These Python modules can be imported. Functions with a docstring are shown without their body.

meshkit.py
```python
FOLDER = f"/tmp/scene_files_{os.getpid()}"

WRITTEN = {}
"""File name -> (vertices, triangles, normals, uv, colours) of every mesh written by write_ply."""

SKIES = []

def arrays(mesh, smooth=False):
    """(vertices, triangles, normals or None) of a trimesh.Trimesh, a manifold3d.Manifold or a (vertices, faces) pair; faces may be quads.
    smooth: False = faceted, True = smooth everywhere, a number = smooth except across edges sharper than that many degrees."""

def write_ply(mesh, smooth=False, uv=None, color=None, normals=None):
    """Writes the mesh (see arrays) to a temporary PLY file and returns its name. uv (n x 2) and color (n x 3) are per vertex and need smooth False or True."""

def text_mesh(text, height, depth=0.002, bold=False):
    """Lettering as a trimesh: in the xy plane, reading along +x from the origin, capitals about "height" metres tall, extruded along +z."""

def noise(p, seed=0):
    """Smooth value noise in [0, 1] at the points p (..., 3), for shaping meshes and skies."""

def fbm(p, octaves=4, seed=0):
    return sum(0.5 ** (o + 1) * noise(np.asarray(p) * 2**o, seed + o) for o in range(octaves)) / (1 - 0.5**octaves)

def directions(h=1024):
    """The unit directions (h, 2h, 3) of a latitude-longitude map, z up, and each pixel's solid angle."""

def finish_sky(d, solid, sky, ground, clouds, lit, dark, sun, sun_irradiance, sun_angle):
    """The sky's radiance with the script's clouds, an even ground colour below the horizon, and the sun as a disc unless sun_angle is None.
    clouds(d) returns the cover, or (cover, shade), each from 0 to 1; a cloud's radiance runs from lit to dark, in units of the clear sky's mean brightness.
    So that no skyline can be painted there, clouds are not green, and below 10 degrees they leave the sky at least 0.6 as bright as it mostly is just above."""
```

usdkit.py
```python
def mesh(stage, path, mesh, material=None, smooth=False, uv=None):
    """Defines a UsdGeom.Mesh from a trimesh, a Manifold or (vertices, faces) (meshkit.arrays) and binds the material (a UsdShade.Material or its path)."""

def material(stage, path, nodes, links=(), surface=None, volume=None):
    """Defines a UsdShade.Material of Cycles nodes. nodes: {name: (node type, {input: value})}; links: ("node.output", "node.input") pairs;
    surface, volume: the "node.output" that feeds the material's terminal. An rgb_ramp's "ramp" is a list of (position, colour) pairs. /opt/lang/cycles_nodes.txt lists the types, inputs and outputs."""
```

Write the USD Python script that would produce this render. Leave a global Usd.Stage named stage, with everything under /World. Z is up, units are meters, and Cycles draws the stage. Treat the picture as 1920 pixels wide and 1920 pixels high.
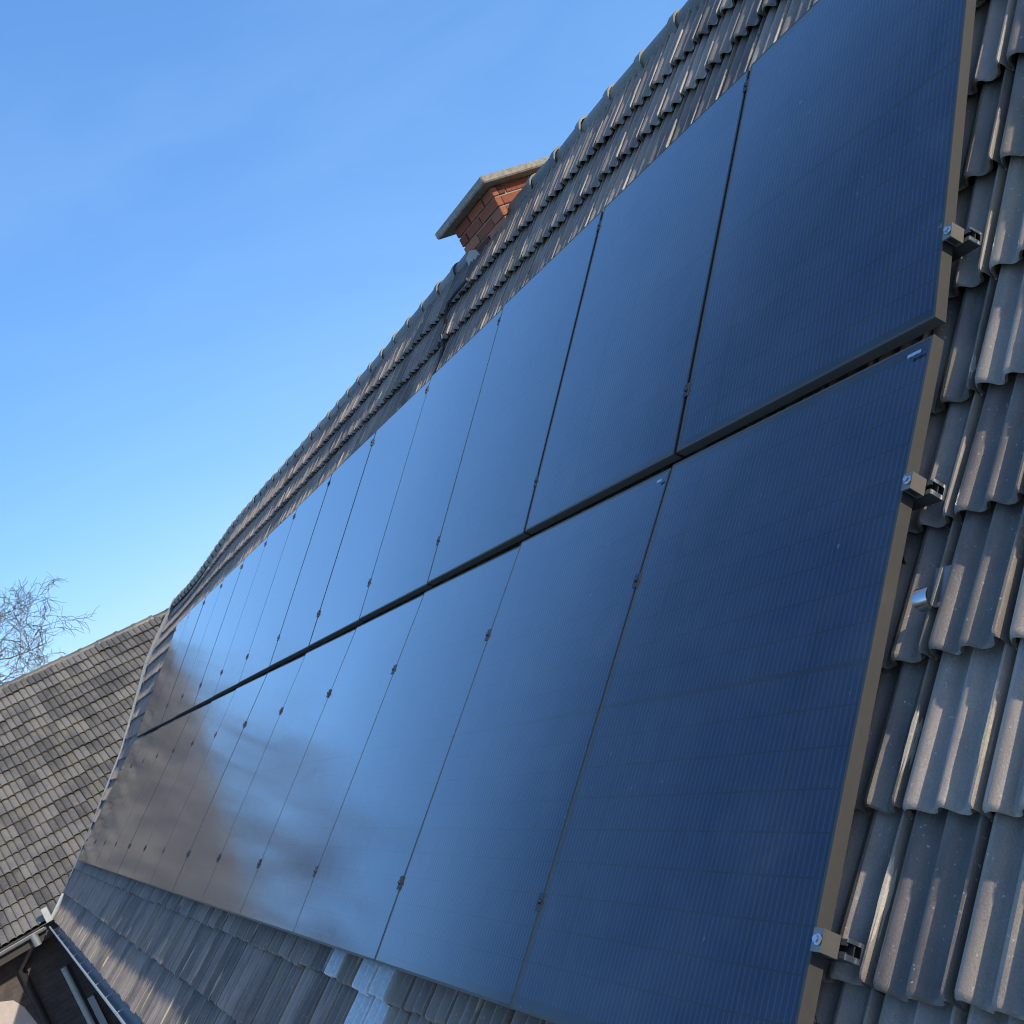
import math, random
import numpy as np, trimesh, usdkit, meshkit
from pxr import Usd, UsdGeom, UsdLux, UsdShade, Gf, Sdf, Vt

# ------------------------------------------------------------------ stage, camera, sky, sun
stage = Usd.Stage.CreateInMemory()
UsdGeom.SetStageUpAxis(stage, 'Z')
UsdGeom.SetStageMetersPerUnit(stage, 1.0)
UsdGeom.Xform.Define(stage, '/World')
stage.SetDefaultPrim(stage.GetPrimAtPath('/World'))
UsdGeom.Scope.Define(stage, '/World/Looks')

CAM = np.array([1.74901, -2.30851, -0.00220])
ROT = np.array([[0.43083, 0.77670, -0.45947], [-0.24852, -0.38735, -0.88781], [-0.86754, 0.49668, 0.02615]])   # right, down, forward
FPX = 2043.28 / 1920.0
EXPOSURE = 1.0
cam = UsdGeom.Camera.Define(stage, '/World/camera')
r_, d_, f_ = ROT
cam.AddTransformOp().Set(Gf.Matrix4d(*map(float, [*r_, 0, *(-d_), 0, *(-f_), 0, *CAM, 1])))
cam.CreateHorizontalApertureAttr(36.0)
cam.CreateVerticalApertureAttr(36.0)
cam.CreateFocalLengthAttr(36.0 * FPX)
cam.CreateExposureAttr(EXPOSURE)
cam.CreateClippingRangeAttr(Gf.Vec2f(0.05, 5000))

SUN = np.array([0.80, 0.36, 0.395]); SUN /= np.linalg.norm(SUN)
SKY_STRENGTH, SUN_INTENSITY = 0.10, 0.5
CLOUD = (3.7, 5.0, 6.6)
dome = UsdLux.DomeLight.Define(stage, '/World/sky')
skymat = usdkit.material(stage, '/World/Looks/sky_look', {
    'sky': ('sky_texture', {'sky_type': 'single_scattering', 'sun_disc': False, 'sun_elevation': math.asin(SUN[2]),
                            'sun_rotation': math.atan2(SUN[0], SUN[1]), 'altitude': 50.0, 'air_density': 1.0, 'aerosol_density': 1.2, 'ozone_density': 2.5}),
    'tc': ('texture_coordinate', {}),
    'map': ('mapping', {'scale': (1.2, 0.9, 3.5), 'location': (3.3, 1.7, 0.4), 'rotation': (0.25, 0.1, 0.4)}),
    'n': ('noise_texture', {'scale': 1.5, 'detail': 6.0, 'roughness': 0.55, 'distortion': 0.6}),
    'r': ('rgb_ramp', {'ramp': [(0.0, (0, 0, 0)), (0.54, (0, 0, 0)), (0.85, (0.12, 0.12, 0.12)), (1.0, (0.2, 0.2, 0.2))]}),
    'mix': ('mix', {'color2': CLOUD}),
    'hs': ('hsv', {'saturation': 1.2, 'value': 1.0, 'hue': 0.5, 'fac': 1.0}),
    'veil': ('mix', {'fac': 0.40, 'color2': (1.05, 2.60, 6.2)}),
    'bg': ('background_shader', {'strength': SKY_STRENGTH})},
    [('tc.generated', 'map.vector'), ('map.vector', 'n.vector'), ('n.fac', 'r.fac'), ('r.color', 'mix.fac'),
     ('sky.color', 'hs.color'), ('hs.color', 'veil.color1'), ('veil.color', 'mix.color1'), ('mix.color', 'bg.color')], surface='bg.background')
UsdShade.MaterialBindingAPI.Apply(dome.GetPrim()).Bind(skymat)
dome.GetPrim().SetCustomDataByKey('kind', 'structure')

sun = UsdLux.DistantLight.Define(stage, '/World/sun')
sun.CreateNormalizeAttr(True); sun.CreateIntensityAttr(SUN_INTENSITY); sun.CreateAngleAttr(1.0)
sun.CreateColorAttr(Gf.Vec3f(1.0, 0.93, 0.80))
zx = np.cross([0, 0, 1], SUN); zx /= np.linalg.norm(zx); zy = np.cross(SUN, zx)
sun.AddTransformOp().Set(Gf.Matrix4d(*map(float, [*zx, 0, *zy, 0, *SUN, 0, 0, 0, 30, 1])))

rng = np.random.default_rng(7)
random.seed(7)

# ------------------------------------------------------------------ prim helpers
USED = {}


def numbered(parent, name):
    k = (parent, name); n = USED.get(k, 0); USED[k] = n + 1
    return f'{parent}/{name}' if n == 0 else f'{parent}/{name}_{n:03d}'


def tag(p, label=None, cat=None, group=None, kind=None):
    p = p.GetPrim() if hasattr(p, 'GetPrim') else p
    for k, v in (('label', label), ('category', cat), ('group', group), ('kind', kind)):
        if v: p.SetCustomDataByKey(k, v)
    return p


def obj(name, mesh, mat, parent='/World', smooth=False, **kw):
    path = numbered(str(parent), name)
    m = usdkit.mesh(stage, path, mesh, mat, smooth)
    tag(m, **kw)
    return path


def thing(name, label, cat, group=None, matrix=None):
    path = numbered('/World', name)
    x = UsdGeom.Xform.Define(stage, path)
    if matrix is not None: x.AddTransformOp().Set(Gf.Matrix4d(*map(float, np.asarray(matrix).T.ravel())))
    tag(x, label, cat, group)
    return path


def cat(ms):
    return trimesh.util.concatenate(ms)


def box(x0, x1, y0, y1, z0, z1):
    b = trimesh.creation.box((x1 - x0, y1 - y0, z1 - z0)); b.apply_translation(((x0 + x1) / 2, (y0 + y1) / 2, (z0 + z1) / 2)); return b


def bevel_box(x0, x1, y0, y1, z0, z1, b=0.004):
    pts = []
    for sx, sy, sz in np.ndindex(2, 2, 2):
        for k in range(3):
            p = [(x1, x0)[sx], (y1, y0)[sy], (z1, z0)[sz]]
            for j in range(3):
                if j != k: p[j] += b * (1 if (sx, sy, sz)[j] else -1)
            pts.append(p)
    return trimesh.convex.convex_hull(np.array(pts))


def tube(pts, r, n=8, cap=True):
    pts = np.asarray(pts, float); r = np.broadcast_to(np.asarray(r, float), len(pts))
    V, F = [], []
    up = None
    for i, p in enumerate(pts):
        t = pts[min(i + 1, len(pts) - 1)] - pts[max(i - 1, 0)]; t = t / (np.linalg.norm(t) + 1e-12)
        if up is None:
            up = np.array([0, 0, 1.0]) if abs(t[2]) < 0.9 else np.array([1.0, 0, 0])
        s = np.cross(t, up); s /= np.linalg.norm(s) + 1e-12; up = np.cross(s, t)
        for k in range(n):
            a = 2 * math.pi * k / n; V.append(p + r[i] * (math.cos(a) * s + math.sin(a) * up))
    for i in range(len(pts) - 1):
        for k in range(n):
            a, b = i * n + k, i * n + (k + 1) % n
            F += [(a, b, b + n), (a, b + n, a + n)]
    if cap:
        for base, flip in ((0, True), ((len(pts) - 1) * n, False)):
            for k in range(1, n - 1):
                tri = (base, base + k, base + k + 1); F.append(tri[::-1] if flip else tri)
    return trimesh.Trimesh(np.array(V), np.array(F), process=False)


def grid(P):
    P = np.asarray(P, float); a, b = P.shape[:2]; idx = np.arange(a * b).reshape(a, b)
    q = np.stack([idx[:-1, :-1], idx[1:, :-1], idx[1:, 1:], idx[:-1, 1:]], -1).reshape(-1, 4)
    return trimesh.Trimesh(P.reshape(-1, 3), np.vstack([q[:, [0, 1, 2]], q[:, [0, 2, 3]]]), process=False)


def M4(o, x, y, z):
    m = np.eye(4); m[:3, 0], m[:3, 1], m[:3, 2], m[:3, 3] = x, y, z, o; return m


def project(P):
    c = (np.atleast_2d(P) - CAM) @ ROT.T
    return np.c_[960 + 1920 * FPX * c[:, 0] / c[:, 2], 960 + 1920 * FPX * c[:, 1] / c[:, 2]], c[:, 2]


# ------------------------------------------------------------------ materials
def mat(name, nodes, links, surface='p.BSDF'):
    return usdkit.material(stage, f'/World/Looks/{name}', nodes, links, surface=surface)


def plain(name, color, rough=0.6, metallic=0.0, spec=0.5, bump=0.0, scale=20.0, var=0.15):
    c = np.array(color)
    return mat(name, {
        'g': ('geometry', {}), 'n': ('noise_texture', {'scale': scale, 'detail': 5.0, 'roughness': 0.65}),
        'r': ('rgb_ramp', {'ramp': [(0.25, tuple(c * (1 - var))), (0.75, tuple(c * (1 + var)))]}),
        'b': ('bump', {'strength': bump, 'distance': 0.004}),
        'p': ('principled_bsdf', {'roughness': rough, 'metallic': metallic, 'specular_ior_level': spec})},
        [('g.position', 'n.vector'), ('n.fac', 'r.fac'), ('r.color', 'p.base_color'), ('n.fac', 'b.height')] + ([('b.normal', 'p.normal')] if bump else []))


def tile_material(name, dark, light, lichen, lich_at=0.60, rough=0.43, tone=0.35, moss=(0.10, 0.11, 0.05)):
    """Weathered roof tile: tone by piece, mottled surface, pale lichen flecks, rusty yellow growth, fine grain."""
    d, l = np.array(dark), np.array(light)
    return mat(name, {
        'g': ('geometry', {}), 'o': ('object_info', {}),
        'big': ('noise_texture', {'scale': 2.6, 'detail': 4.0, 'roughness': 0.6}),
        'streakmap': ('mapping', {'scale': (38.0, 5.0, 5.0)}),
        'streak': ('noise_texture', {'scale': 1.0, 'detail': 4.0, 'roughness': 0.6}),
        'fine': ('noise_texture', {'scale': 240.0, 'detail': 3.0, 'roughness': 0.7}),
        'sp': ('noise_texture', {'scale': 80.0, 'detail': 4.0, 'roughness': 0.7}),
        'sum': ('math', {'math_type': 'multiply_add', 'value2': 0.55}),
        'base': ('rgb_ramp', {'ramp': [(0.45, tuple(d)), (0.98, tuple(l))]}),
        'tonev': ('map_range', {'from_min': 0.0, 'from_max': 1.0, 'to_min': 1 - tone, 'to_max': 1 + tone}),
        'toned': ('mix', {'mix_type': 'multiply', 'fac': 1.0}),
        'mm': ('rgb_ramp', {'ramp': [(0.50, (0, 0, 0)), (0.72, (0.75, 0.75, 0.75))]}),
        'mossm': ('mix', {'color2': moss}),
        'lm': ('rgb_ramp', {'ramp': [(lich_at, (0, 0, 0)), (lich_at + 0.07, (0.85, 0.85, 0.85))]}),
        'lich': ('mix', {'color2': lichen}),
        'gr': ('rgb_ramp', {'ramp': [(0.2, (0.72, 0.72, 0.72)), (0.8, (1.2, 1.2, 1.2))]}),
        'grain': ('mix', {'mix_type': 'multiply', 'fac': 1.0}),
        'b': ('bump', {'strength': 0.35, 'distance': 0.003}),
        'p': ('principled_bsdf', {'roughness': rough, 'specular_ior_level': 0.55})},
        [('g.position', 'big.vector'), ('g.position', 'streakmap.vector'), ('streakmap.vector', 'streak.vector'), ('g.position', 'fine.vector'), ('g.position', 'sp.vector'),
         ('streak.fac', 'sum.value1'), ('big.fac', 'sum.value3'), ('sum.value', 'base.fac'),
         ('o.random', 'tonev.value'), ('base.color', 'toned.color1'), ('tonev.result', 'toned.color2'),
         ('big.fac', 'mm.fac'), ('mm.color', 'mossm.fac'), ('toned.color', 'mossm.color1'),
         ('sp.fac', 'lm.fac'), ('lm.color', 'lich.fac'), ('mossm.color', 'lich.color1'),
         ('fine.fac', 'gr.fac'), ('lich.color', 'grain.color1'), ('gr.color', 'grain.color2'), ('grain.color', 'p.base_color'),
         ('fine.fac', 'b.height'), ('b.normal', 'p.normal')])


TILE = tile_material('dark_roof_tile', (0.115, 0.091, 0.072), (0.30, 0.238, 0.187), (0.50, 0.46, 0.37), 0.635, tone=0.36, moss=(0.22, 0.17, 0.10))
WTILE = tile_material('weathered_wing_tile', (0.075, 0.068, 0.061), (0.175, 0.156, 0.136), (0.30, 0.27, 0.19), 0.58, rough=0.75, tone=0.38, moss=(0.18, 0.155, 0.10))
RIDGE = tile_material('ridge_tile_look', (0.085, 0.073, 0.058), (0.15, 0.13, 0.105), (0.34, 0.33, 0.24), 0.60)
DECK = plain('roof_underlay', (0.022, 0.021, 0.02), 0.9)
FRAME = plain('black_anodised_frame', (0.058, 0.053, 0.046), 0.45, 0.0, 0.35, bump=0.0, scale=60, var=0.08)
RAIL = plain('dark_rail_metal', (0.10, 0.095, 0.085), 0.42, 0.8)
CLAMPB = plain('black_clamp_metal', (0.045, 0.045, 0.05), 0.4, 0.7)
CLAMPS = plain('bronze_clamp_metal', (0.26, 0.235, 0.20), 0.4, 0.8, var=0.1)
STEEL = plain('bright_steel', (0.62, 0.62, 0.62), 0.25, 1.0, var=0.05)
BACK = plain('black_backsheet', (0.006, 0.007, 0.010), 0.5, var=0.05)
CELL = mat('blue_black_cell', {
    'g': ('geometry', {}), 'sep': ('separate_xyz', {}),
    'm': ('math', {'math_type': 'multiply', 'value2': 1 / 0.0182}), 'fr': ('math', {'math_type': 'fraction'}),
    'wire': ('rgb_ramp', {'ramp': [(0.0, (0.085, 0.125, 0.23)), (0.16, (0.085, 0.125, 0.23)), (0.24, (0.010, 0.023, 0.068)), (0.90, (0.010, 0.023, 0.068)), (1.0, (0.085, 0.125, 0.23))]}),
    'p': ('principled_bsdf', {'roughness': 0.45, 'specular_ior_level': 0.3})},
    [('g.position', 'sep.vector'), ('sep.x', 'm.value1'), ('m.value', 'fr.value1'), ('fr.value', 'wire.fac'), ('wire.color', 'p.base_color')])
GLASS = mat('panel_glass', {
    'g': ('geometry', {}), 'n': ('noise_texture', {'scale': 9.0, 'detail': 4.0}),
    'rr': ('map_range', {'from_min': 0.3, 'from_max': 0.75, 'to_min': 0.085, 'to_max': 0.125}),
    'big': ('noise_texture', {'scale': 1.7, 'detail': 1.0}), 'b': ('bump', {'strength': 0.03, 'distance': 0.02}),
    'fr': ('fresnel', {'IOR': 1.50}), 'ar': ('rgb_ramp', {'ramp': [(0.0, (0.035,) * 3), (0.045, (0.045,) * 3), (0.107, (0.115,) * 3), (0.15, (0.28,) * 3), (0.207, (0.43,) * 3), (0.29, (0.64,) * 3), (0.45, (0.75,) * 3), (1.0, (1.0,) * 3)]}), 't': ('transparent_bsdf', {'color': (0.95, 0.97, 1.0)}),
    's': ('glossy_bsdf', {'color': (1, 1, 1), 'distribution': 'ggx'}), 'mx': ('mix_closure', {}),
    'dn': ('noise_texture', {'scale': 3.2, 'detail': 7.0, 'roughness': 0.68, 'distortion': 0.4}), 'dr': ('rgb_ramp', {'ramp': [(0.35, (0.004,) * 3), (0.62, (0.022,) * 3), (0.80, (0.06,) * 3)]}),
    'sn': ('noise_texture', {'scale': 34.0, 'detail': 2.0}), 'sr': ('rgb_ramp', {'ramp': [(0.0, (0, 0, 0)), (0.74, (0, 0, 0)), (0.78, (0.12,) * 3)]}), 'ds': ('mix', {'mix_type': 'add', 'fac': 1.0}),
    'dust': ('diffuse_bsdf', {'color': (0.42, 0.40, 0.36)}), 'out': ('mix_closure', {})},
    [('g.position', 'dn.vector'), ('dn.fac', 'dr.fac'), ('g.position', 'sn.vector'), ('sn.fac', 'sr.fac'), ('dr.color', 'ds.color1'), ('sr.color', 'ds.color2'), ('ds.color', 'out.fac'), ('mx.closure', 'out.closure1'), ('dust.BSDF', 'out.closure2'),
     ('g.position', 'n.vector'), ('n.fac', 'rr.value'), ('rr.result', 's.roughness'), ('g.position', 'big.vector'), ('big.fac', 'b.height'), ('b.normal', 's.normal'),
     ('fr.fac', 'ar.fac'), ('ar.color', 'mx.fac'), ('t.BSDF', 'mx.closure1'), ('s.BSDF', 'mx.closure2')], surface='out.closure')
ZINC = plain('weathered_zinc', (0.27, 0.28, 0.285), 0.45, 0.4, bump=0.2, scale=14, var=0.18)
LEAD = plain('pale_lead', (0.33, 0.31, 0.28), 0.6, 0.2, bump=0.3, scale=12, var=0.15)
WHITE = plain('weathered_white_paint', (0.42, 0.43, 0.40), 0.55, bump=0.2, scale=25, var=0.12)
PALEWOOD = plain('pale_green_grey_paint', (0.50, 0.54, 0.47), 0.6, bump=0.2, scale=25, var=0.15)
DARKWOOD = plain('dark_soffit_wood', (0.05, 0.042, 0.035), 0.8)
MORTAR = plain('mortar', (0.30, 0.26, 0.22), 0.9, bump=0.5, scale=60)
CONCRETE = plain('cap_concrete', (0.25, 0.225, 0.18), 0.9, bump=0.8, scale=30, var=0.45)
BRICK = mat('red_brick', {
    'g': ('geometry', {}), 'o': ('object_info', {}), 'n': ('noise_texture', {'scale': 45.0, 'detail': 5.0, 'roughness': 0.7}),
    'rnd': ('rgb_ramp', {'ramp': [(0.0, (0.10, 0.042, 0.034)), (0.35, (0.21, 0.070, 0.045)), (0.7, (0.30, 0.105, 0.060)), (1.0, (0.36, 0.165, 0.10))]}),
    'v': ('rgb_ramp', {'ramp': [(0.25, (0.7, 0.7, 0.7)), (0.8, (1.25, 1.2, 1.15))]}), 'mx': ('mix', {'mix_type': 'multiply', 'fac': 1.0}),
    'b': ('bump', {'strength': 0.5, 'distance': 0.004}), 'p': ('principled_bsdf', {'roughness': 0.9, 'specular_ior_level': 0.2})},
    [('g.position', 'n.vector'), ('o.random', 'rnd.fac'), ('n.fac', 'v.fac'), ('rnd.color', 'mx.color1'), ('v.color', 'mx.color2'), ('mx.color', 'p.base_color'), ('n.fac', 'b.height'), ('b.normal', 'p.normal')])


def brick_wall(name, axes, c1, c2, mortar):
    return mat(name, {
        'g': ('geometry', {}), 'sep': ('separate_xyz', {}), 'com': ('combine_xyz', {}),
        'bt': ('brick_texture', {'scale': 1.0, 'brick_width': 0.24, 'row_height': 0.067, 'mortar_size': 0.006, 'color1': c1, 'color2': c2, 'mortar': mortar, 'mortar_smooth': 0.2}),
        'n': ('noise_texture', {'scale': 7.0, 'detail': 6.0, 'roughness': 0.7}), 'v': ('rgb_ramp', {'ramp': [(0.3, (0.7, 0.7, 0.7)), (0.7, (1.2, 1.2, 1.2))]}),
        'mx': ('mix', {'mix_type': 'multiply', 'fac': 1.0}), 'b': ('bump', {'strength': 0.6, 'distance': 0.006, 'invert': True}), 'p': ('principled_bsdf', {'roughness': 0.9})},
        [('g.position', 'sep.vector'), (f'sep.{axes}', 'com.x'), ('sep.z', 'com.y'), ('com.vector', 'bt.vector'), ('g.position', 'n.vector'), ('n.fac', 'v.fac'),
         ('bt.color', 'mx.color1'), ('v.color', 'mx.color2'), ('mx.color', 'p.base_color'), ('bt.fac', 'b.height'), ('b.normal', 'p.normal')])


WALLX = brick_wall('wing_wall_brick', 'y', (0.105, 0.082, 0.070), (0.075, 0.060, 0.054), (0.11, 0.092, 0.08))
WALLY = brick_wall('house_wall_brick', 'x', (0.105, 0.082, 0.070), (0.075, 0.060, 0.054), (0.11, 0.092, 0.08))
GLASSTILE = plain('frosted_glass_tile', (0.52, 0.56, 0.56), 0.12, 0.0, 0.9, bump=0.2, var=0.22, scale=60)
DARKGLASS = plain('window_pane', (0.02, 0.025, 0.03), 0.05, 0.0, 0.9)
BARK = plain('bare_tree_bark', (0.095, 0.075, 0.062), 0.9, bump=0.4, scale=12, var=0.3)
BLACK = plain('black_cable', (0.012, 0.012, 0.014), 0.5)
GROUND = mat('garden_ground', {
    'g': ('geometry', {}), 'n': ('noise_texture', {'scale': 0.35, 'detail': 8.0, 'roughness': 0.7}), 'n2': ('noise_texture', {'scale': 9.0, 'detail': 5.0, 'roughness': 0.7}),
    'r': ('rgb_ramp', {'ramp': [(0.3, (0.055, 0.075, 0.028)), (0.5, (0.085, 0.095, 0.04)), (0.68, (0.15, 0.125, 0.085))]}),
    'v': ('rgb_ramp', {'ramp': [(0.25, (0.65, 0.65, 0.65)), (0.75, (1.3, 1.3, 1.3))]}), 'mx': ('mix', {'mix_type': 'multiply', 'fac': 1.0}),
    'b': ('bump', {'strength': 0.7, 'distance': 0.03}), 'p': ('principled_bsdf', {'roughness': 0.95})},
    [('g.position', 'n.vector'), ('g.position', 'n2.vector'), ('n.fac', 'r.fac'), ('n2.fac', 'v.fac'), ('r.color', 'mx.color1'), ('v.color', 'mx.color2'), ('mx.color', 'p.base_color'), ('n2.fac', 'b.height'), ('b.normal', 'p.normal')])
PAVING = plain('pinkish_paving', (0.28, 0.23, 0.20), 0.9, bump=0.4, scale=8, var=0.15)

# ------------------------------------------------------------------ the main roof's own coordinates
A1, A2 = math.radians(44.8), math.radians(39.18)     # the slope breaks: flatter towards the eaves
N1, V1 = np.array([0, -math.sin(A1), math.cos(A1)]), np.array([0, math.cos(A1), math.sin(A1)])
N2, V2 = np.array([0, -math.sin(A2), math.cos(A2)]), np.array([0, math.cos(A2), math.sin(A2)])


def droop(u, v):                                     # the old ridge sinks towards its far end, the slope is a little wavy
    t = np.clip((u - 12.6) / 5.4, 0, 1); t = t * t * (3 - 2 * t)
    return -0.17 * t * np.clip((v - 1.75) / 1.2, 0, 1.2) + 0.010 * math.sin(u * 0.83 + 0.6) * math.sin(v * 1.3) * (v > 1.8)


def S(u, v, n=0.0):
    n = n + droop(u, v)
    P = np.array([-u, 0.0, 0.0])
    return P + (v * V1 + n * N1 if v >= 0 else v * V2 + n * N2)


EAVE_V, RIDGE_V, BASE = -2.565, 3.04, -0.138
U0 = -3.2                                            # right-hand gable, outside the frame
WA, WB = np.array([-15.55, -1.63]), np.array([-19.1, 1.86])      # the wing's slope in x, z
WDIR = (WB - WA) / np.linalg.norm(WB - WA)
WSLOPE = (WB[1] - WA[1]) / (WA[0] - WB[0])


def u_valley(z):
    return -(WA[0] - (z - WA[1]) / WSLOPE)


WN = np.array([WDIR[1], 0, -WDIR[0]])                # outward normal of the wing's slope (towards +x and up)
WP0 = np.array([WA[0], 0, WA[1]])


# ------------------------------------------------------------------ roof tiles
def tile_profile(w, fine=True):
    """(x, height) across one double-trough tile; the right rim laps over its neighbour."""
    if fine:
        pts = [(0.0, -0.018), (0.0055, -0.017), (0.0085, 0.004), (0.015, 0.0165), (0.024, 0.0235), (0.035, 0.0255), (0.046, 0.0215), (0.056, 0.010), (0.065, -0.002), (0.076, -0.006), (0.086, -0.001), (0.095, 0.013), (0.104, 0.0215), (0.114, 0.0225), (0.123, 0.0165),
               (0.133, 0.003), (0.144, -0.005), (0.160, -0.004), (0.174, 0.003), (0.184, 0.020), (0.191, 0.0275), (0.1962, 0.0255), (0.1985, 0.016), (0.199, -0.012)]
    else:
        pts = [(0.0, -0.018), (0.006, -0.015), (0.014, 0.016), (0.034, 0.0255), (0.054, 0.010), (0.074, -0.006), (0.092, 0.010), (0.110, 0.0225), (0.128, 0.008), (0.146, -0.005), (0.172, 0.002), (0.187, 0.0265), (0.197, 0.0235), (0.199, -0.010)]
    p = np.array(pts); p[:, 0] *= w / 0.2
    return p


def tile_mesh(w, length, fine=True, seed=0, profile=None):
    p = tile_profile(w, fine) if profile is None else np.array(profile) * [w / 0.2, 1]
    q = np.random.default_rng(seed)
    rows = [(0.0, -0.008), (0.004, -0.0025), (0.013, 0.0), (length * 0.5, 0.0), (length, 0.0)] if fine else [(0.0, -0.004), (0.010, 0.0), (length, 0.0)]
    amp = q.normal(0, 0.0012, len(p)) if fine else np.zeros(len(p))
    P = np.array([[(x, y + (0.003 * math.sin(x * 30 + seed) if y < 0.02 else 0), h * (1.0 if y > 0.001 else 0.93) + dz + amp[i] * (0.2 if y > 0.02 else 1)) for i, (x, h) in enumerate(p)] for y, dz in rows])
    top = grid(P.transpose(1, 0, 2))
    lo = P[0].copy(); lo[:, 2] -= 0.009; lo[:, 1] += 0.010
    front = grid(np.stack([lo, P[0]], 1))
    right = P[:, -1].copy(); rlo = right.copy(); rlo[:, 2] -= 0.006
    side = grid(np.stack([right, rlo], 1).transpose(1, 0, 2)[::-1])
    m = cat([top, front, side])
    if m.face_normals[:, 2].sum() < 0: m.invert()
    return m


def place(m, o, x, y, z):
    c = m.copy(); c.apply_transform(M4(o, x, y, z)); return c


def roof_tile_frame(u_left, v, length, jit, step=0.042):
    """Frame of a tile whose lower left corner is at (u_left, v); x runs to the right (u falls)."""
    a = S(u_left, v, BASE + step + jit[0]); b = S(u_left, v + length, BASE + jit[1]); c = S(u_left - 0.2, v, BASE + step + jit[0] + jit[2])
    y = b - a; y /= np.linalg.norm(y); x = c - a; x -= y * (x @ y); x /= np.linalg.norm(x)
    return a, x, y, np.cross(x, y)


PITCH_U, TLEN = 0.195, 0.395
LIPS = [EAVE_V, -2.215, -1.875, -1.536, -1.196, -0.857, -0.518, -0.178, 0.165, 0.51, 0.855, 1.20, 1.548, 1.895, 2.242, 2.59]
variants = {True: [tile_mesh(PITCH_U, TLEN, True, s) for s in range(6)], False: [tile_mesh(PITCH_U, TLEN, False, s) for s in range(3)]}

house = thing('house', 'long house with dark double trough roof tiles carrying the solar panels', 'house')
GLASS_AT = {(-1.875, k) for k in (12, 13, 15)} | {(-2.215, k) for k in (12, 13)}
cands, glass_tiles, hidden, eaves = [], [], [], []
for j, v in enumerate(LIPS):
    for k in range(-16, 104):                        # column k: its left edge at u = -0.06 + 0.195 (k + 1)
        ul = -0.06 + PITCH_U * (k + 1)
        P = S(ul - PITCH_U / 2, v + 0.17, BASE)
        uv = u_valley(P[2])
        if ul - PITCH_U > uv - 0.02 or ul < U0 + 0.1: continue
        (px, py), depth = project(P)[0][0], project(P)[1][0]
        inframe = depth > 0.5 and -60 < px < 1980 and -60 < py < 1980
        under = 0.12 < ul - PITCH_U and ul < 14.85 and -1.60 < v < 1.45
        jit = rng.normal(0, [0.0025, 0.001, 0.0015])
        vj = v + rng.normal(0, 0.004)
        dist = np.linalg.norm(P - CAM)
        fr = roof_tile_frame(ul, vj, TLEN, jit)
        if (v, k) in GLASS_AT: glass_tiles.append((fr, k)); continue
        fine = dist < 6.5
        m = place(variants[fine][(k * 7 + j * 3) % len(variants[fine])], *fr)
        if ul > uv - 0.45:                           # tiles along the valley are cut to its line
            o = np.array([WA[0] + 0.11, 0, WA[1]])
            m = trimesh.intersections.slice_mesh_plane(m, WN * 0 + np.array([1.0, 0, 1 / WSLOPE]) / math.hypot(1, 1 / WSLOPE), o)
            if len(m.faces) == 0: continue
        if inframe and not under and j > 0: cands.append((dist, m, fr))
        elif inframe and j == 0: eaves.append((m, fr))
        else: hidden.append(m)
RIM_PALE = tile_material('pale_rim_look', (0.34, 0.275, 0.195), (0.50, 0.42, 0.31), (0.55, 0.5, 0.40), 0.6, rough=0.8, tone=0.2, moss=(0.42, 0.33, 0.20))  # pale tone for the thin strips on some tile rims
LR = np.random.default_rng(21)


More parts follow.
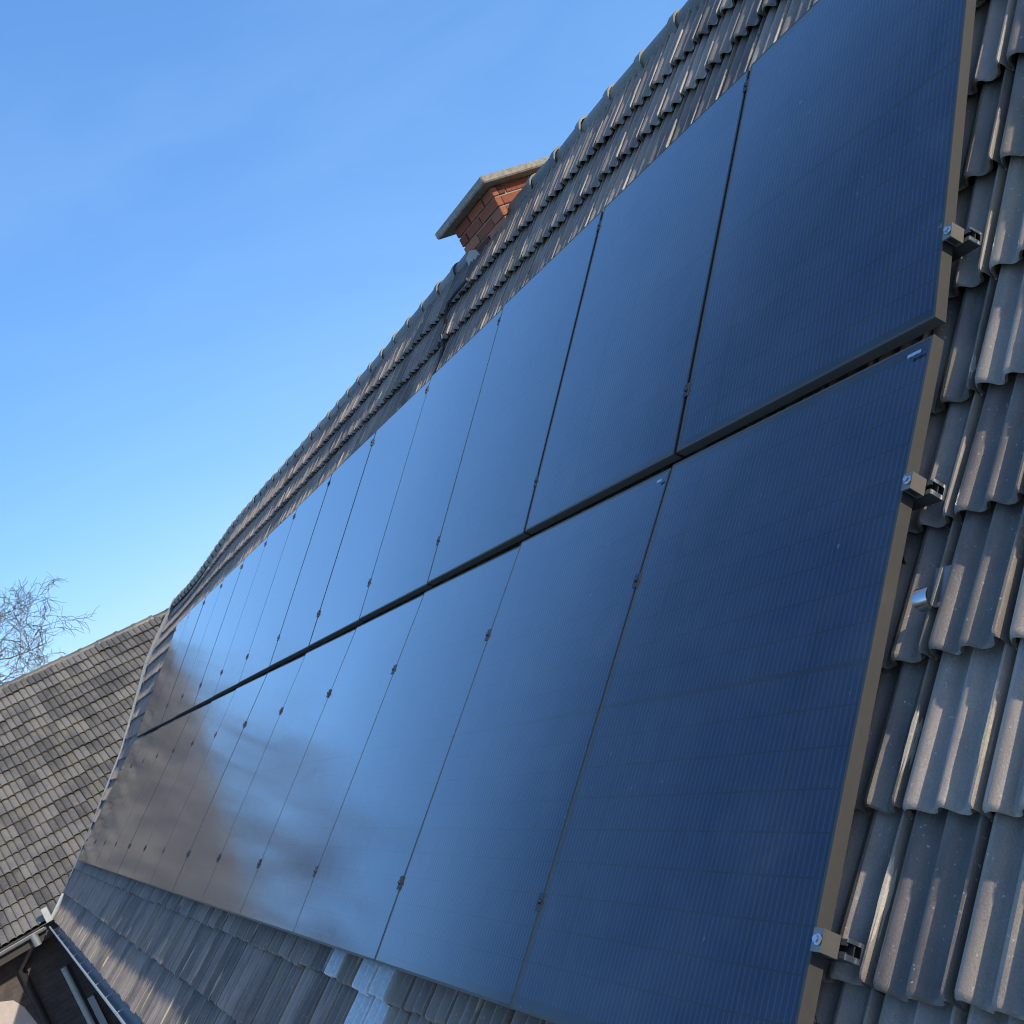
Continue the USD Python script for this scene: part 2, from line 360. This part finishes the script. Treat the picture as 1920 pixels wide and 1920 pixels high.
def rim_strip(fr):
    """A thin pale strip along the rim of one tile, from its lower end part of the way up."""
    y1 = LR.uniform(0.10, 0.31); y0 = LR.uniform(0.0, 0.05); n = 9
    V = []
    for i in range(n):
        y = y0 + (y1 - y0) * i / (n - 1); w = 0.0035 + 0.0045 * LR.random() * math.sin(math.pi * (i + 0.6) / n)
        f = math.sin(math.pi * (i + 0.15) / (n - 0.7)) ** 0.6 * LR.uniform(0.75, 1.0)
        V.append([((0.1952 + (x - 0.1952) * f) * PITCH_U / 0.2, y + LR.normal(0, 0.002), 0.0240 + (h - 0.0240) * f) for x, h in ((0.191 - w, 0.0268 - w * 0.6), (0.191, 0.0293), (0.1975, 0.0260), (0.2000, 0.006))])
    return place(grid(np.array(V)), *fr)


cands.sort(key=lambda t: t[0])
for d, m, fr in cands[:300]:
    p = obj('roof_tile', m, TILE, house, smooth=35)
    if LR.random() < 0.34: obj('lichen_crust', rim_strip(fr), RIM_PALE, p, smooth=35)
for m, fr in eaves:
    p = obj('eaves_tile', m, TILE, house, smooth=35)
    if LR.random() < 0.30: obj('lichen_crust', rim_strip(fr), RIM_PALE, p, smooth=35)
rest = [m for d, m, fr in cands[300:]]
obj('far_roof_tiles', cat(rest + hidden), TILE, house, smooth=35, kind='stuff')
for fr, k in glass_tiles:
    obj('glass_roof_tile', place(variants[True][k % 6], *fr), GLASSTILE, house, smooth=35, label='pale translucent glass roof tile')

# underlay beneath the tiles, rear slope, gables
vs = np.linspace(EAVE_V + 0.03, RIDGE_V + 0.02, 40)
left = []
for v in vs:
    z = S(15, v, BASE)[2]; uu = u_valley(z)
    for _ in range(3): uu = u_valley(S(uu, v, BASE - 0.03)[2])
    left.append(uu + 0.05)
obj('roof_underlay', grid([[S(U0 + (l - U0) * t, v, BASE - 0.03) for t in np.linspace(0, 1, 24)] for v, l in zip(vs, left)]), DECK, house)
RY, RZ = S(0, RIDGE_V, BASE)[1:]
us = np.linspace(U0, 19.3, 24)
obj('rear_slope', grid([[S(u, RIDGE_V, BASE), np.array([-u, RY + 5.2, S(u, RIDGE_V, BASE)[2] - 4.0])] for u in us]), TILE, house)

# ridge tiles: half-round caps, each with a collar over the next
def ridge_cap(p0, p1, r0, collar=True):
    ax = p1 - p0; L = np.linalg.norm(ax); ax /= L
    side = np.cross([0, 0, 1], ax); side /= np.linalg.norm(side); up = np.cross(ax, side)
    ang = np.linspace(math.radians(-28), math.radians(208), 11)
    rows = [(0.0, r0 * 1.13), (0.055, r0 * 1.13), (0.062, r0), (L * 0.6, r0 * 0.97), (L + 0.03, r0 * 0.93)]
    P = np.array([[p0 + ax * t + r * (math.cos(a) * side + math.sin(a) * up) for a in ang] for t, r in rows])
    m = grid(P)
    Q = P[0].copy(); Qi = p0 + (Q - p0) * 0.86
    return cat([m, grid(np.stack([Q, Qi], 0))])


RL = 0.335
for ua, ub in ((U0, 4.232), (4.868, 19.1)):
    n = round((ub - ua) / RL)
    for i in range(n):
        u, w = ua + (ub - ua) * i / n, ua + (ub - ua) * (i + 1) / n
        a = S(w, RIDGE_V, BASE - 0.034 + rng.normal(0, 0.005)); b = S(u, RIDGE_V, BASE - 0.034 + rng.normal(0, 0.004))
        a[1] = RY + 0.01 + rng.normal(0, 0.004); b[1] = RY + 0.01
        obj('ridge_tile', ridge_cap(b, a, 0.078), RIDGE, house, smooth=40)

# ------------------------------------------------------------------ chimney (part of the house): bricks, cap, flashing
CX0, CX1, CY0, CY1 = -4.86, -4.235, 2.135, 2.87
CZ0, CZT = 1.2, 2.235
chim = obj('chimney', box(CX0 + 0.012, CX1 - 0.012, CY0 + 0.012, CY1 - 0.012, CZ0, CZT), MORTAR, house, label='red brick chimney with a broad concrete cap')
H, J = 0.062, 0.012
z = CZT - H - 0.004; row = 0
while z > 1.72:
    for face in ('front', 'side'):
        L0, L1 = (CX0, CX1) if face == 'front' else (CY0, CY1)
        bl = 0.228
        x = L0 - (0.0 if (row + (face == 'side')) % 2 == 0 else 0.12)
        while x < L1 - 0.01:
            a, b = max(x, L0), min(x + bl, L1)
            if L1 - b < 0.06: b = L1
            if b - a > 0.03:
                pr = rng.normal(0, 0.002)
                if face == 'front':
                    if a == L0: a -= 0.0
                    m = bevel_box(a, b - (0 if b < L1 else 0.0), CY0 + pr, CY0 + 0.05, z, z + H, 0.003)
                else:
                    a2 = max(a, CY0 + 0.052)
                    if b - a2 < 0.02: x += bl + J; continue
                    m = bevel_box(CX1 - 0.05, CX1 + pr, a2, b, z, z + H, 0.004)
                obj('brick', m, BRICK, chim)
            x = b + J if b == L1 else x + bl + J
    z -= H + J; row += 1
obj('cap', cat([bevel_box(CX0 - 0.11, CX1 + 0.10, CY0 - 0.10, CY1 + 0.10, CZT + 0.004, CZT + 0.058, 0.009)]), CONCRETE, chim, label='overhanging weathered concrete chimney cap')
fl = np.array([[CX0 - 0.02, CY0 - 0.02, 1.9], [CX0 + 0.20, CY0 - 0.02, 1.9], [CX0 + 0.15, CY0 - 0.015, 2.005], [CX0 + 0.07, CY0 - 0.012, 2.035], [CX0 - 0.02, CY0 - 0.012, 2.015]])
obj('flashing', trimesh.convex.convex_hull(np.vstack([fl, fl + [0, 0.05, 0]])), LEAD, chim, label='pale mortar and lead flashing at the chimney foot')

# ------------------------------------------------------------------ the wing at the far end
wing = thing('house_wing', 'lower side wing with weathered beige grey tiles beyond the solar panels', 'house')
WLEN = np.linalg.norm(WB - WA)
WX = np.array([WDIR[0], 0, WDIR[1]])                 # up the wing's slope
WYEND = -9.6
WG, WW, WTL = 0.278, 0.205, 0.345
WPROF = [(0.0, -0.010), (0.008, 0.012), (0.030, 0.021), (0.062, 0.021), (0.086, 0.012), (0.096, -0.006), (0.106, 0.012), (0.130, 0.021), (0.162, 0.021), (0.190, 0.013), (0.199, -0.010)]
wv = [tile_mesh(WW, WTL, False, s, WPROF) for s in range(3)]
wc, wh = [], []
nrow = int(WLEN / WG) + 1
for j in range(nrow):
    s0 = -0.06 + j * WG
    if s0 > WLEN - 0.08: break
    for k in range(int((3.0 - WYEND) / WW)):
        y0 = WYEND + k * WW
        st, jit = 0.052, rng.normal(0, [0.004, 0.001, 0.004])
        o = WP0 + WX * (s0 + rng.normal(0, 0.006)) + np.array([0, y0, 0]) + WN * (-0.03 + st + jit[0])
        yv = WX * WTL - WN * st; yv /= np.linalg.norm(yv)
        xv = np.array([0, 1.0, jit[2]]); xv -= yv * (xv @ yv); xv /= np.linalg.norm(xv)
        m = wv[(k * 5 + j) % 3].copy()
        m.apply_transform(M4(o, xv, yv, np.cross(xv, yv)))
        c = m.vertices.mean(0)
        if min((m.vertices - (BASE + 0.04) * N1) @ N1) < 0 or min((m.vertices - (BASE + 0.04) * N2) @ N2) < 0:
            for nn in (N1, N2):
                if len(m.faces): m = trimesh.intersections.slice_mesh_plane(m, nn, (BASE + 0.04) * nn)
            if len(m.faces) == 0: continue
        (px, py), dep = project(c)[0][0], project(c)[1][0]
        # the photograph shows the tiles nearest the valley
        if -25 < px < 1900 and -40 < py < 1960: wc.append((np.linalg.norm(c - CAM), m))
        else: wh.append(m)
wc.sort(key=lambda t: t[0])
for d, m in wc[:300]: obj('roof_tile', m, WTILE, wing, smooth=35)
obj('far_roof_tiles', cat([m for d, m in wc[300:]] + wh), WTILE, wing, smooth=35, kind='stuff')
obj('roof_underlay', grid([[WP0 + WX * s + np.array([0, y, 0]) - WN * 0.055 for y in np.linspace(WYEND, 3.2, 12)] for s in np.linspace(-0.04, WLEN, 6)]), DECK, wing)
obj('rear_slope', grid([[np.array([WB[0], y, WB[1]]) - WN * 0.02, np.array([WB[0] - 3.6, y, WB[1] - 3.5])] for y in np.linspace(WYEND, 5.0, 8)]), WTILE, wing)
y = WYEND
while y < 2.0:
    zoff = rng.normal(0, 0.008)
    obj('ridge_tile', ridge_cap(np.array([WB[0] - 0.03, y + RL, WB[1] - 0.045 + zoff]), np.array([WB[0] - 0.03, y, WB[1] - 0.045 + zoff]), 0.075), RIDGE, wing, smooth=40)
    y += RL

# valley flashing: a bent metal strip with raised edge, lapped in lengths
def on_valley(z):
    u = u_valley(z); v = z / math.sin(A1) if z >= 0 else z / math.sin(A2)
    for _ in range(4):
        P = S(u, v, BASE + 0.02); v += (z - P[2]) / (math.sin(A1) if v >= 0 else math.sin(A2)); u = u_valley(z)
    return S(u, v, BASE + 0.03)


zs = np.linspace(-1.62, 1.93, 5)
for i in range(4):
    seg = []
    for z in np.linspace(zs[i], zs[i + 1] + 0.03, 4):
        P = on_valley(z)
        lift = 0.012 + 0.010 * (i % 2); q = 0.30 + 0.70 * np.clip((z + 1.0) / 2.6, 0, 1)
        a = P + np.array([0.04 * q, 0, 0]) + N1 * (lift - 0.03); b = P + N1 * 0.0 + WN * 0.0 + np.array([0, 0, 0.004 + lift])
        c = P + np.array([0, -0.04 * q, 0.0]) + WN * (0.02 + lift); d = P + np.array([0, -0.095 * q, 0]) + WN * (0.055 * q + lift)
        seg.append([a, b, c, d])
    m = grid(np.array(seg)); m2 = m.copy(); m2.vertices -= WN * 0.004; m2.invert()
    obj('valley_flashing', cat([m, m2]), ZINC, house)

# ------------------------------------------------------------------ gutters, eaves and walls
GE = S(0, EAVE_V, BASE + 0.01)                       # eave line of the main roof: y, z
gy, gz = GE[1] - 0.045, GE[2] - 0.035
GR = 0.062
ang = np.linspace(math.radians(180), math.radians(360), 9)


def gutter(p0, p1, out, n=2, GR=GR):
    """Half-round gutter from p0 to p1; out = horizontal direction away from the house."""
    out = np.asarray(out, float); P = []
    for t in np.linspace(0, 1, n):
        c = p0 + (p1 - p0) * t
        P.append([c + GR * (math.cos(a) * out + math.sin(a) * np.array([0, 0, 1.0])) for a in ang])
    P = np.array(P); m = grid(P); i = m.copy()
    i.vertices = (P + (P.mean(1, keepdims=True) + [0, 0, GR * 0.64] - P) * 0.05).reshape(-1, 3); i.invert()
    return cat([m, i])


XE = -15.35
gut = obj('gutter', gutter(np.array([XE, gy, gz]), np.array([-U0, gy, gz]), (0, -1, 0)), ZINC, house, smooth=50)
obj('rim', tube([[XE, gy - GR, gz + 0.006], [-U0, gy - GR, gz + 0.006]], 0.011, 8), WHITE, gut, smooth=50, label='bright rolled outer rim of the gutter')
for x in np.arange(XE + 0.7, -U0, 0.8):
    obj('bracket', cat([box(x - 0.012, x + 0.012, gy - GR - 0.004, gy + GR, gz + 0.012, gz + 0.016)]), ZINC, gut)
obj('fascia_board', box(XE - 0.1, -U0, gy + GR + 0.006, gy + GR + 0.03, gz - 0.13, gz + 0.02), PALEWOOD, house)
HW = gy + GR + 0.36                                  # face of the house's front wall
obj('soffit_board', box(XE - 0.1, -U0, gy + GR + 0.032, HW - 0.003, gz - 0.12, gz - 0.10), DARKWOOD, house)
for x in np.arange(XE + 0.35, -U0, 0.9):
    obj('rafter_tail', box(x - 0.04, x + 0.04, gy + GR + 0.034, HW - 0.004, gz - 0.24, gz - 0.122), WHITE, house)
GZ = -4.35
obj('wall', box(-19.0, -U0 - 0.15, HW, HW + 0.3, GZ - 0.3, gz - 0.1), WALLY, house)
obj('gable_wall', trimesh.convex.convex_hull(np.array([[x, yy, zz] for x in (-U0 - 0.45, -U0 - 0.15) for yy, zz in ((HW, GZ - .3), (RY + 4.9, GZ - .3), (HW, gz - 0.05), (RY + 4.9, gz - 0.15), (RY, RZ - 0.12))])), WALLX, house)
for xw in (-12.2, -8.4, -4.4, -0.6):
    w = obj('window', cat([box(xw - 0.6, xw + 0.6, HW - 0.02, HW + 0.05, -2.55, -2.47), box(xw - 0.6, xw + 0.6, HW - 0.02, HW + 0.05, -3.65, -3.57), box(xw - 0.6, xw - 0.52, HW - 0.02, HW + 0.05, -3.57, -2.55),
                           box(xw + 0.52, xw + 0.6, HW - 0.02, HW + 0.05, -3.57, -2.55), box(xw - 0.03, xw + 0.03, HW - 0.02, HW + 0.05, -3.57, -2.55)]), WHITE, house)
    obj('pane', box(xw - 0.52, xw + 0.52, HW - 0.008, HW - 0.004, -3.57, -2.55), DARKGLASS, w)

wx, wz = WA[0] + 0.07, WA[1] - 0.10                  # the wing's eave
wg = obj('gutter', gutter(np.array([wx, WYEND, wz]), np.array([wx, gy - 0.10, wz]), (1, 0, 0), 2, 0.045), ZINC, wing, smooth=50)
obj('rim', tube([[wx + 0.045, WYEND, wz + 0.006], [wx + 0.045, gy - 0.12, wz + 0.006]], 0.008, 8), LEAD, wg, smooth=50)
obj('fascia_board', box(wx - GR - 0.03, wx - GR - 0.006, WYEND, gy + 0.1, wz - 0.16, wz + 0.02), DARKWOOD, wing)
WWX = wx - GR - 0.62
obj('soffit_board', box(WWX + 0.003, wx - GR - 0.032, WYEND, HW - 0.02, wz - 0.15, wz - 0.13), DARKWOOD, wing)
obj('wall', box(WWX - 0.3, WWX, WYEND + 0.2, HW - 0.004, GZ - 0.3, wz - 0.14), WALLX, wing)
obj('end_wall', trimesh.convex.convex_hull(np.array([[xx, yy, zz] for yy in (WYEND + 0.1, WYEND + 0.2 - 0.004) for xx, zz in ((WWX, GZ - .3), (WWX, wz - .1), (WB[0], WB[1] - .12), (WB[0] - 3.4, WB[1] - 3.5), (WB[0] - 3.4, GZ - .3))])), WALLY, wing)
SUN_PAINT = plain('painted_sun_pink', (0.52, 0.43, 0.37), 0.9, bump=0.4, scale=10, var=0.12)  # pink of the sunlit wall, put into the colour
pl = np.array([(WYEND + 0.25, GZ), (WYEND + 0.25, -2.30), (-3.6, -2.30), (-3.05, -2.33), (-2.80, -2.46), (-2.72, -2.62), (-2.66, -2.95), (-2.60, -3.3), (-2.58, GZ)])  # outline drawn along the edge between sun and shade on the wall
plv = np.array([(WWX + 0.006, y, z) for y, z in pl]); obj('plaster_patch', trimesh.Trimesh(plv, [(0, i, i + 1) for i in range(1, len(pl) - 1)], process=False), SUN_PAINT, wing, label='painted pink patch of sunlight on the lower wing wall')
PIPE = plain('dark_downpipe', (0.045, 0.042, 0.040), 0.5, 0.3)
obj('downpipe', tube([[wx, gy - 0.28, wz - 0.02], [wx, gy - 0.28, wz - 0.10], [WWX + 0.07, gy - 0.60, wz - 0.40], [WWX + 0.07, gy - 0.62, GZ]], 0.05, 12), PIPE, wing, smooth=50, label='dark downpipe on the wing wall')
obj('gutter_outlet', tube([[wx, gy - 0.28, wz + 0.01], [wx, gy - 0.28, wz - 0.17]], 0.052, 12), ZINC, wing, smooth=50)
obj('pale_pipe', tube([[WWX + 0.06, gy - 0.12, -2.42], [WWX + 0.06, gy - 0.12, GZ]], 0.045, 10), PALEWOOD, wing, smooth=50, label='pale green upright pipe in the wall corner')
obj('corner_post', box(WWX + 0.004, WWX + 0.08, gy - 0.03, gy + 0.06, GZ, -2.98), WHITE, wing, label='white painted post in the wall corner')
obj('doorway', box(WWX + 0.004, WWX + 0.012, gy - 0.068, gy - 0.034, GZ, -2.45), DARKGLASS, wing)  # narrow dark strip between the pale pipe and the post
obj('corner_board', bevel_box(XE - 0.05, XE + 0.02, gy - GR - 0.012, gy - GR + 0.075, gz + 0.07, gz + 0.27, 0.006), WHITE, house, label='white painted corner block where the two eaves meet')
vt = [S(15.42, v, BASE + 0.075) for v in (-2.60, -2.22)]
obj('verge_trim', tube(vt, 0.026, 6), WHITE, house, label='white trim along the tile edge at the far eaves corner')

# ------------------------------------------------------------------ solar panels
P_ = 1.15; GAP = 0.0246; PH = 1.7404; PW = 1.131; FT = 0.035; LIP = 0.009
CW, CHT, CG = 0.1795, 0.0880, 0.0044


def frame_mesh():
    def ring(x0, y0, x1, y1): return np.array([[x0, y0], [x1, y0], [x1, y1], [x0, y1]])
    prof = [((0, -FT)), ((0, -0.0012)), ((0.0012, 0.0)), ((LIP - 0.0006, 0.0)), ((LIP, -0.0004)), ((LIP, -0.006)), ((0.004, -0.0075)), ((0.004, -FT + 0.002)), ((0.0, -FT))]
    P = np.array([[(*c, z) for c in ring(i, i, PW - i, PH - i)] for i, z in prof])
    P = np.concatenate([P, P[:, :1]], 1)
    m = grid(P)
    if m.face_normals[np.argmax(m.triangles_center[:, 2])][2] < 0: m.invert()
    return m


def cell_boxes():
    out = []
    x00 = (PW - 6 * CW - 5 * CG) / 2
    for r in range(18):
        y0 = (PH - 18 * CHT - 17 * CG - 0.010) / 2 + r * (CHT + CG) + (0.010 if r >= 9 else 0)
        for c in range(6):
            x0 = x00 + c * (CW + CG)
            b = box(x0, x0 + CW, y0, y0 + CHT, -0.0046, -0.0040); out.append(b)
    return out


def sheet(z, i=LIP - 0.002):
    return trimesh.Trimesh([[i, i, z], [PW - i, i, z], [PW - i, PH - i, z], [i, PH - i, z]], [[0, 1, 2], [0, 2, 3]], process=False)


def panel_parts(path, single):
    obj('frame', FRM, FRAME, path)
    obj('backsheet', sheet(-0.0055), BACK, path)
    if single:
        for b in CELLS: obj('cell', b, CELL, path)
    else:
        obj('cells', CELLALL, CELL, path, kind='stuff')
    obj('glass', sheet(-0.0006), GLASS, path)


FRM, CELLS = frame_mesh(), cell_boxes(); CELLALL = cat(CELLS)
UsdGeom.Xform.Define(stage, '/World/Looks/panel_source')     # source of the repeats
stage.GetPrimAtPath('/World/Looks/panel_source').SetSpecifier(Sdf.SpecifierClass)
panel_parts('/World/Looks/panel_source', False)
ORD = ['', 'second', 'third', 'fourth', 'fifth', 'sixth', 'seventh', 'eighth', 'ninth', 'tenth', 'eleventh', 'twelfth']
UPL = ['nearest large black panel of the upper row, cut by the photo top edge', 'second panel from the near end of the upper row, reaching up to the bare tiles',
       'third panel from the near end of the upper row']
LOL = ['nearest black panel of the lower row, showing its grid of cells', 'second panel from the near end of the lower row, dark near edge fading to blue']
for rowi in (0, 1):
    for k in range(13):
        rn = ('upper', 'lower')[rowi]
        if k == 12: label = f'far end panel of the {rn} row, next to the valley of the side wing'
        elif rowi == 0 and k < 3: label = UPL[k]
        elif rowi == 1 and k < 2: label = LOL[k]
        else: label = f'{ORD[k]} panel from the near end of the {rn} row, reflecting ' + ('blue sky' if k < 7 else 'pale sky')
        ul, v0 = (k + 1) * P_ - 0.0095, (GAP if rowi == 0 else -GAP - PH)
        n0, n1, v1 = (N1, N1, V1) if rowi == 0 else (N2, N2, V2)
        t = rng.normal(0, 0.0016, 3); t[0] -= (0.003, 0.0065)[rowi]
        o = np.array([-ul, 0, 0]) + v0 * v1 + n0 * rng.normal(0, 0.003)
        x = np.array([1.0, 0, 0]) + n0 * t[0]; x /= np.linalg.norm(x); y = v1 + n0 * t[1] * 0.6; y -= x * (x @ y); y /= np.linalg.norm(y)
        path = thing('solar_panel', label, 'solar panel', 'solar panels on the roof slope', M4(o, x, y, np.cross(x, y)))
        if k == 0:
            panel_parts(path, True)
        else:
            p = stage.GetPrimAtPath(path); p.GetReferences().AddInternalReference('/World/Looks/panel_source'); p.SetInstanceable(True)

# mounting rails with their clamps and the roof hooks
def rail(v, row, label):
    nn, vv = (N1, V1) if row == 0 else (N2, V2)
    o = np.array([0, 0, 0]) + v * vv
    r = thing('mounting_rail', label, 'rail', 'rails under the solar panels', M4(o, np.array([1.0, 0, 0]), vv, nn))
    z1, z0 = -FT - 0.003, -FT - 0.043
    prof = cat([box(-15.02, 0.040, -0.018, -0.014, z0, z1), box(-15.02, 0.040, 0.014, 0.018, z0, z1), box(-15.02, 0.040, -0.0138, 0.0138, z0, z0 + 0.004),
                box(-15.02, 0.040, -0.0138, -0.006, z1 - 0.004, z1), box(-15.02, 0.040, 0.006, 0.0138, z1 - 0.004, z1), box(-15.02, 0.040, -0.0138, 0.0138, z0 + 0.018, z0 + 0.021)])
    obj('rail_profile', prof, RAIL, r)
    for k in range(1, 13):
        x = -k * P_
        c = obj('mid_clamp', cat([bevel_box(x - 0.015, x + 0.015, -0.026, 0.026, 0.0015, 0.0055, 0.0012), box(x - 0.0065, x + 0.0065, -0.024, 0.024, -FT, 0.0014)]), CLAMPB, r)
        obj('bolt', trimesh.creation.cylinder(0.0065, 0.006, sections=10, transform=trimesh.transformations.translation_matrix((x, 0, 0.0082))), CLAMPB, c)
    for side in (0, 1):
        cm = CLAMPS if side == 0 else CLAMPB
        x0 = 0.010 if side == 0 else -13 * P_ - 0.010
        s = 1 if side == 0 else -1
        bx = lambda a, b, *q: box(min(x0 + s * a, x0 + s * b), max(x0 + s * a, x0 + s * b), *q)
        c = obj('end_clamp', cat([bx(-0.014, 0.014, -0.022, 0.022, 0.0015, 0.0055), bx(0.0108, 0.014, -0.022, 0.022, -FT - 0.002, 0.0014), bx(-0.0075, -0.0045, -0.022, 0.022, -FT - 0.002, 0.0012), bx(-0.0044, 0.0107, -0.022, 0.022, -FT - 0.002, -FT + 0.002)]), cm, r)
        obj('bolt', cat([trimesh.creation.cylinder(0.0075, 0.008, sections=6, transform=trimesh.transformations.translation_matrix((x0 + s * 0.004, 0, 0.0115))),
                         trimesh.creation.cylinder(0.011, 0.0015, sections=14, transform=trimesh.transformations.translation_matrix((x0 + s * 0.004, 0, 0.0078)))]), STEEL if side == 0 else CLAMPB, c)
        obj('end_cap', cat([bx(0.0305, 0.034, -0.020, 0.020, z0 - 0.002, z0 + 0.006), bx(0.0305, 0.034, -0.020, -0.009, z0 + 0.0062, z1), bx(0.0305, 0.034, 0.012, 0.020, z0 + 0.0062, z1)]), STEEL if side == 0 else CLAMPB, r)
    for x in np.arange(-0.095 - (0.0 if row else 0.03), -15, -1.95):
        pts = [(x, 0, z0 - 0.004), (x, -0.07, z0 - 0.006), (x, -0.115, z0 - 0.014), (x, -0.135, z0 - 0.030), (x, -0.120, z0 - 0.044), (x, 0.10, z0 - 0.050)]
        w = 0.016
        P = np.array([[(px - w, py, pz), (px + w, py, pz)] for px, py, pz in pts]); a = grid(P); b = a.copy(); b.vertices += [0, -0.002, -0.005]; b.invert()
        obj('roof_hook', cat([a, b]), STEEL, r)
    return r


rail(1.66, 0, 'upper dark metal rail under the top row of panels, clamps along it')
rail(0.27, 0, 'lower dark metal rail under the top row, just above the row gap')
rail(-0.46, 1, 'upper dark metal rail under the bottom row, just below the row gap')
rail(-1.48, 1, 'lowest dark metal rail under the bottom row of panels')

# a bright bent hook that shows beside the near edge, and the small stickers
hk = thing('loose_roof_hook', 'bright bent steel roof hook beside the near edge of the lower row', 'hook', matrix=M4(S(-0.055, -0.70, -0.07), np.array([1.0, 0, 0]), V2, N2))
th = np.linspace(-math.pi * 0.5, math.pi * 0.75, 10)
P = np.array([[(-0.020, -0.032 + 0.026 * -math.cos(t), 0.026 * math.sin(t)), (0.020, -0.032 + 0.026 * -math.cos(t), 0.026 * math.sin(t))] for t in th]); a = grid(P); b = a.copy(); b.vertices = b.vertices * [1, 0.9, 0.86] + [0, -0.003, 0]; b.invert()
obj('curl', cat([a, b]), STEEL, hk, smooth=60)
obj('plate', box(-0.022, 0.022, -0.03, 0.06, -0.034, -0.029), ZINC, hk)
lb = thing('serial_sticker', 'small silver sticker at the top edge of the nearest lower panel', 'sticker', matrix=M4(S(0.055, -GAP - 0.045, 0.0035), np.array([1.0, 0, 0]), V2, N2))
obj('foil', box(-0.022, 0.022, -0.005, 0.005, -0.0003, 0.0003), STEEL, lb)
lb2 = thing('serial_sticker', 'small silver sticker at the top edge of the second lower panel', 'sticker', matrix=M4(S(P_ + 0.05, -GAP - 0.045, 0.0035), np.array([1.0, 0, 0]), V2, N2))
obj('foil', box(-0.014, 0.014, -0.005, 0.005, -0.0003, 0.0003), STEEL, lb2)
cb = obj('cable', tube([S(4.62, 2.60, -0.055), S(4.78, 2.585, -0.05), S(4.93, 2.55, -0.05), S(4.97, 2.46, -0.068), S(4.94, 2.36, -0.075), S(4.91, 2.27, -0.06), S(4.90, 2.2, -0.09), S(4.89, 2.05, -0.098), S(4.88, 1.7, -0.07)], 0.013, 8), BLACK)
tag(stage.GetPrimAtPath(cb), 'thin black cable running down over the tiles below the ridge', 'cable')

# ------------------------------------------------------------------ ground and trees
g = obj('ground', trimesh.Trimesh([[-900, -900, GZ], [900, -900, GZ], [900, 900, GZ], [-900, 900, GZ]], [[0, 1, 2], [0, 2, 3]], process=False), GROUND, kind='structure')
obj('courtyard_paving', trimesh.Trimesh([[-15.9, -12, GZ + 0.004], [4, -12, GZ + 0.004], [4, HW, GZ + 0.004], [-15.9, HW, GZ + 0.004]], [[0, 1, 2], [0, 2, 3]], process=False), PAVING, kind='structure')


def bare_tree(base, height, spread, seed, label, depth=7):
    q = np.random.default_rng(seed)
    trunk, crown = [], []

    def grow(p, d, L, r, lev):
        n = 4 if lev < 3 else 3
        pts, rad = [p], [r]
        for i in range(n):
            d = d + q.normal(0, 0.10 + 0.03 * lev, 3) + np.array([0, 0, 0.03 if lev < 4 else -0.02]); d /= np.linalg.norm(d)
            p = p + d * L / n; pts.append(p); rad.append(r * (1 - 0.45 * (i + 1) / n))
        (trunk if lev < 1 else crown).append(tube(pts, rad, 8 if lev < 1 else (5 if lev < 3 else 3), False))
        if lev >= depth: return
        kids = (5 if lev == 0 else 3 + (q.random() < 0.55))
        for c in range(kids):
            t = 0.45 + 0.55 * (c + q.random() * 0.6) / kids if lev else 0.55 + 0.45 * c / (kids - 1)
            i = min(int(t * n), n - 1); f = t * n - i; s = pts[i] + (pts[i + 1] - pts[i]) * min(f, 1)
            ax = q.normal(0, 1, 3); ax -= d * (ax @ d); ax /= np.linalg.norm(ax)
            k = q.uniform(0.55, 1.0) * spread
            nd = d * math.cos(k) + ax * math.sin(k); nd[2] += 0.06
            grow(s, nd / np.linalg.norm(nd), L * q.uniform(0.58, 0.76), max(rad[i] * 0.60, 0.0075), lev + 1)

    grow(np.array(base, float), np.array([0, 0, 1.0]), height * 0.36, height * 0.019, 0)
    t = thing('bare_tree', label, 'tree')
    obj('trunk', cat(trunk), BARK, t, smooth=60); obj('crown', cat(crown), BARK, t)
    return t


bare_tree((-38, -1.9, GZ), 18.6, 0.98, 3, 'bare leafless tree behind the wing roof at the left edge')
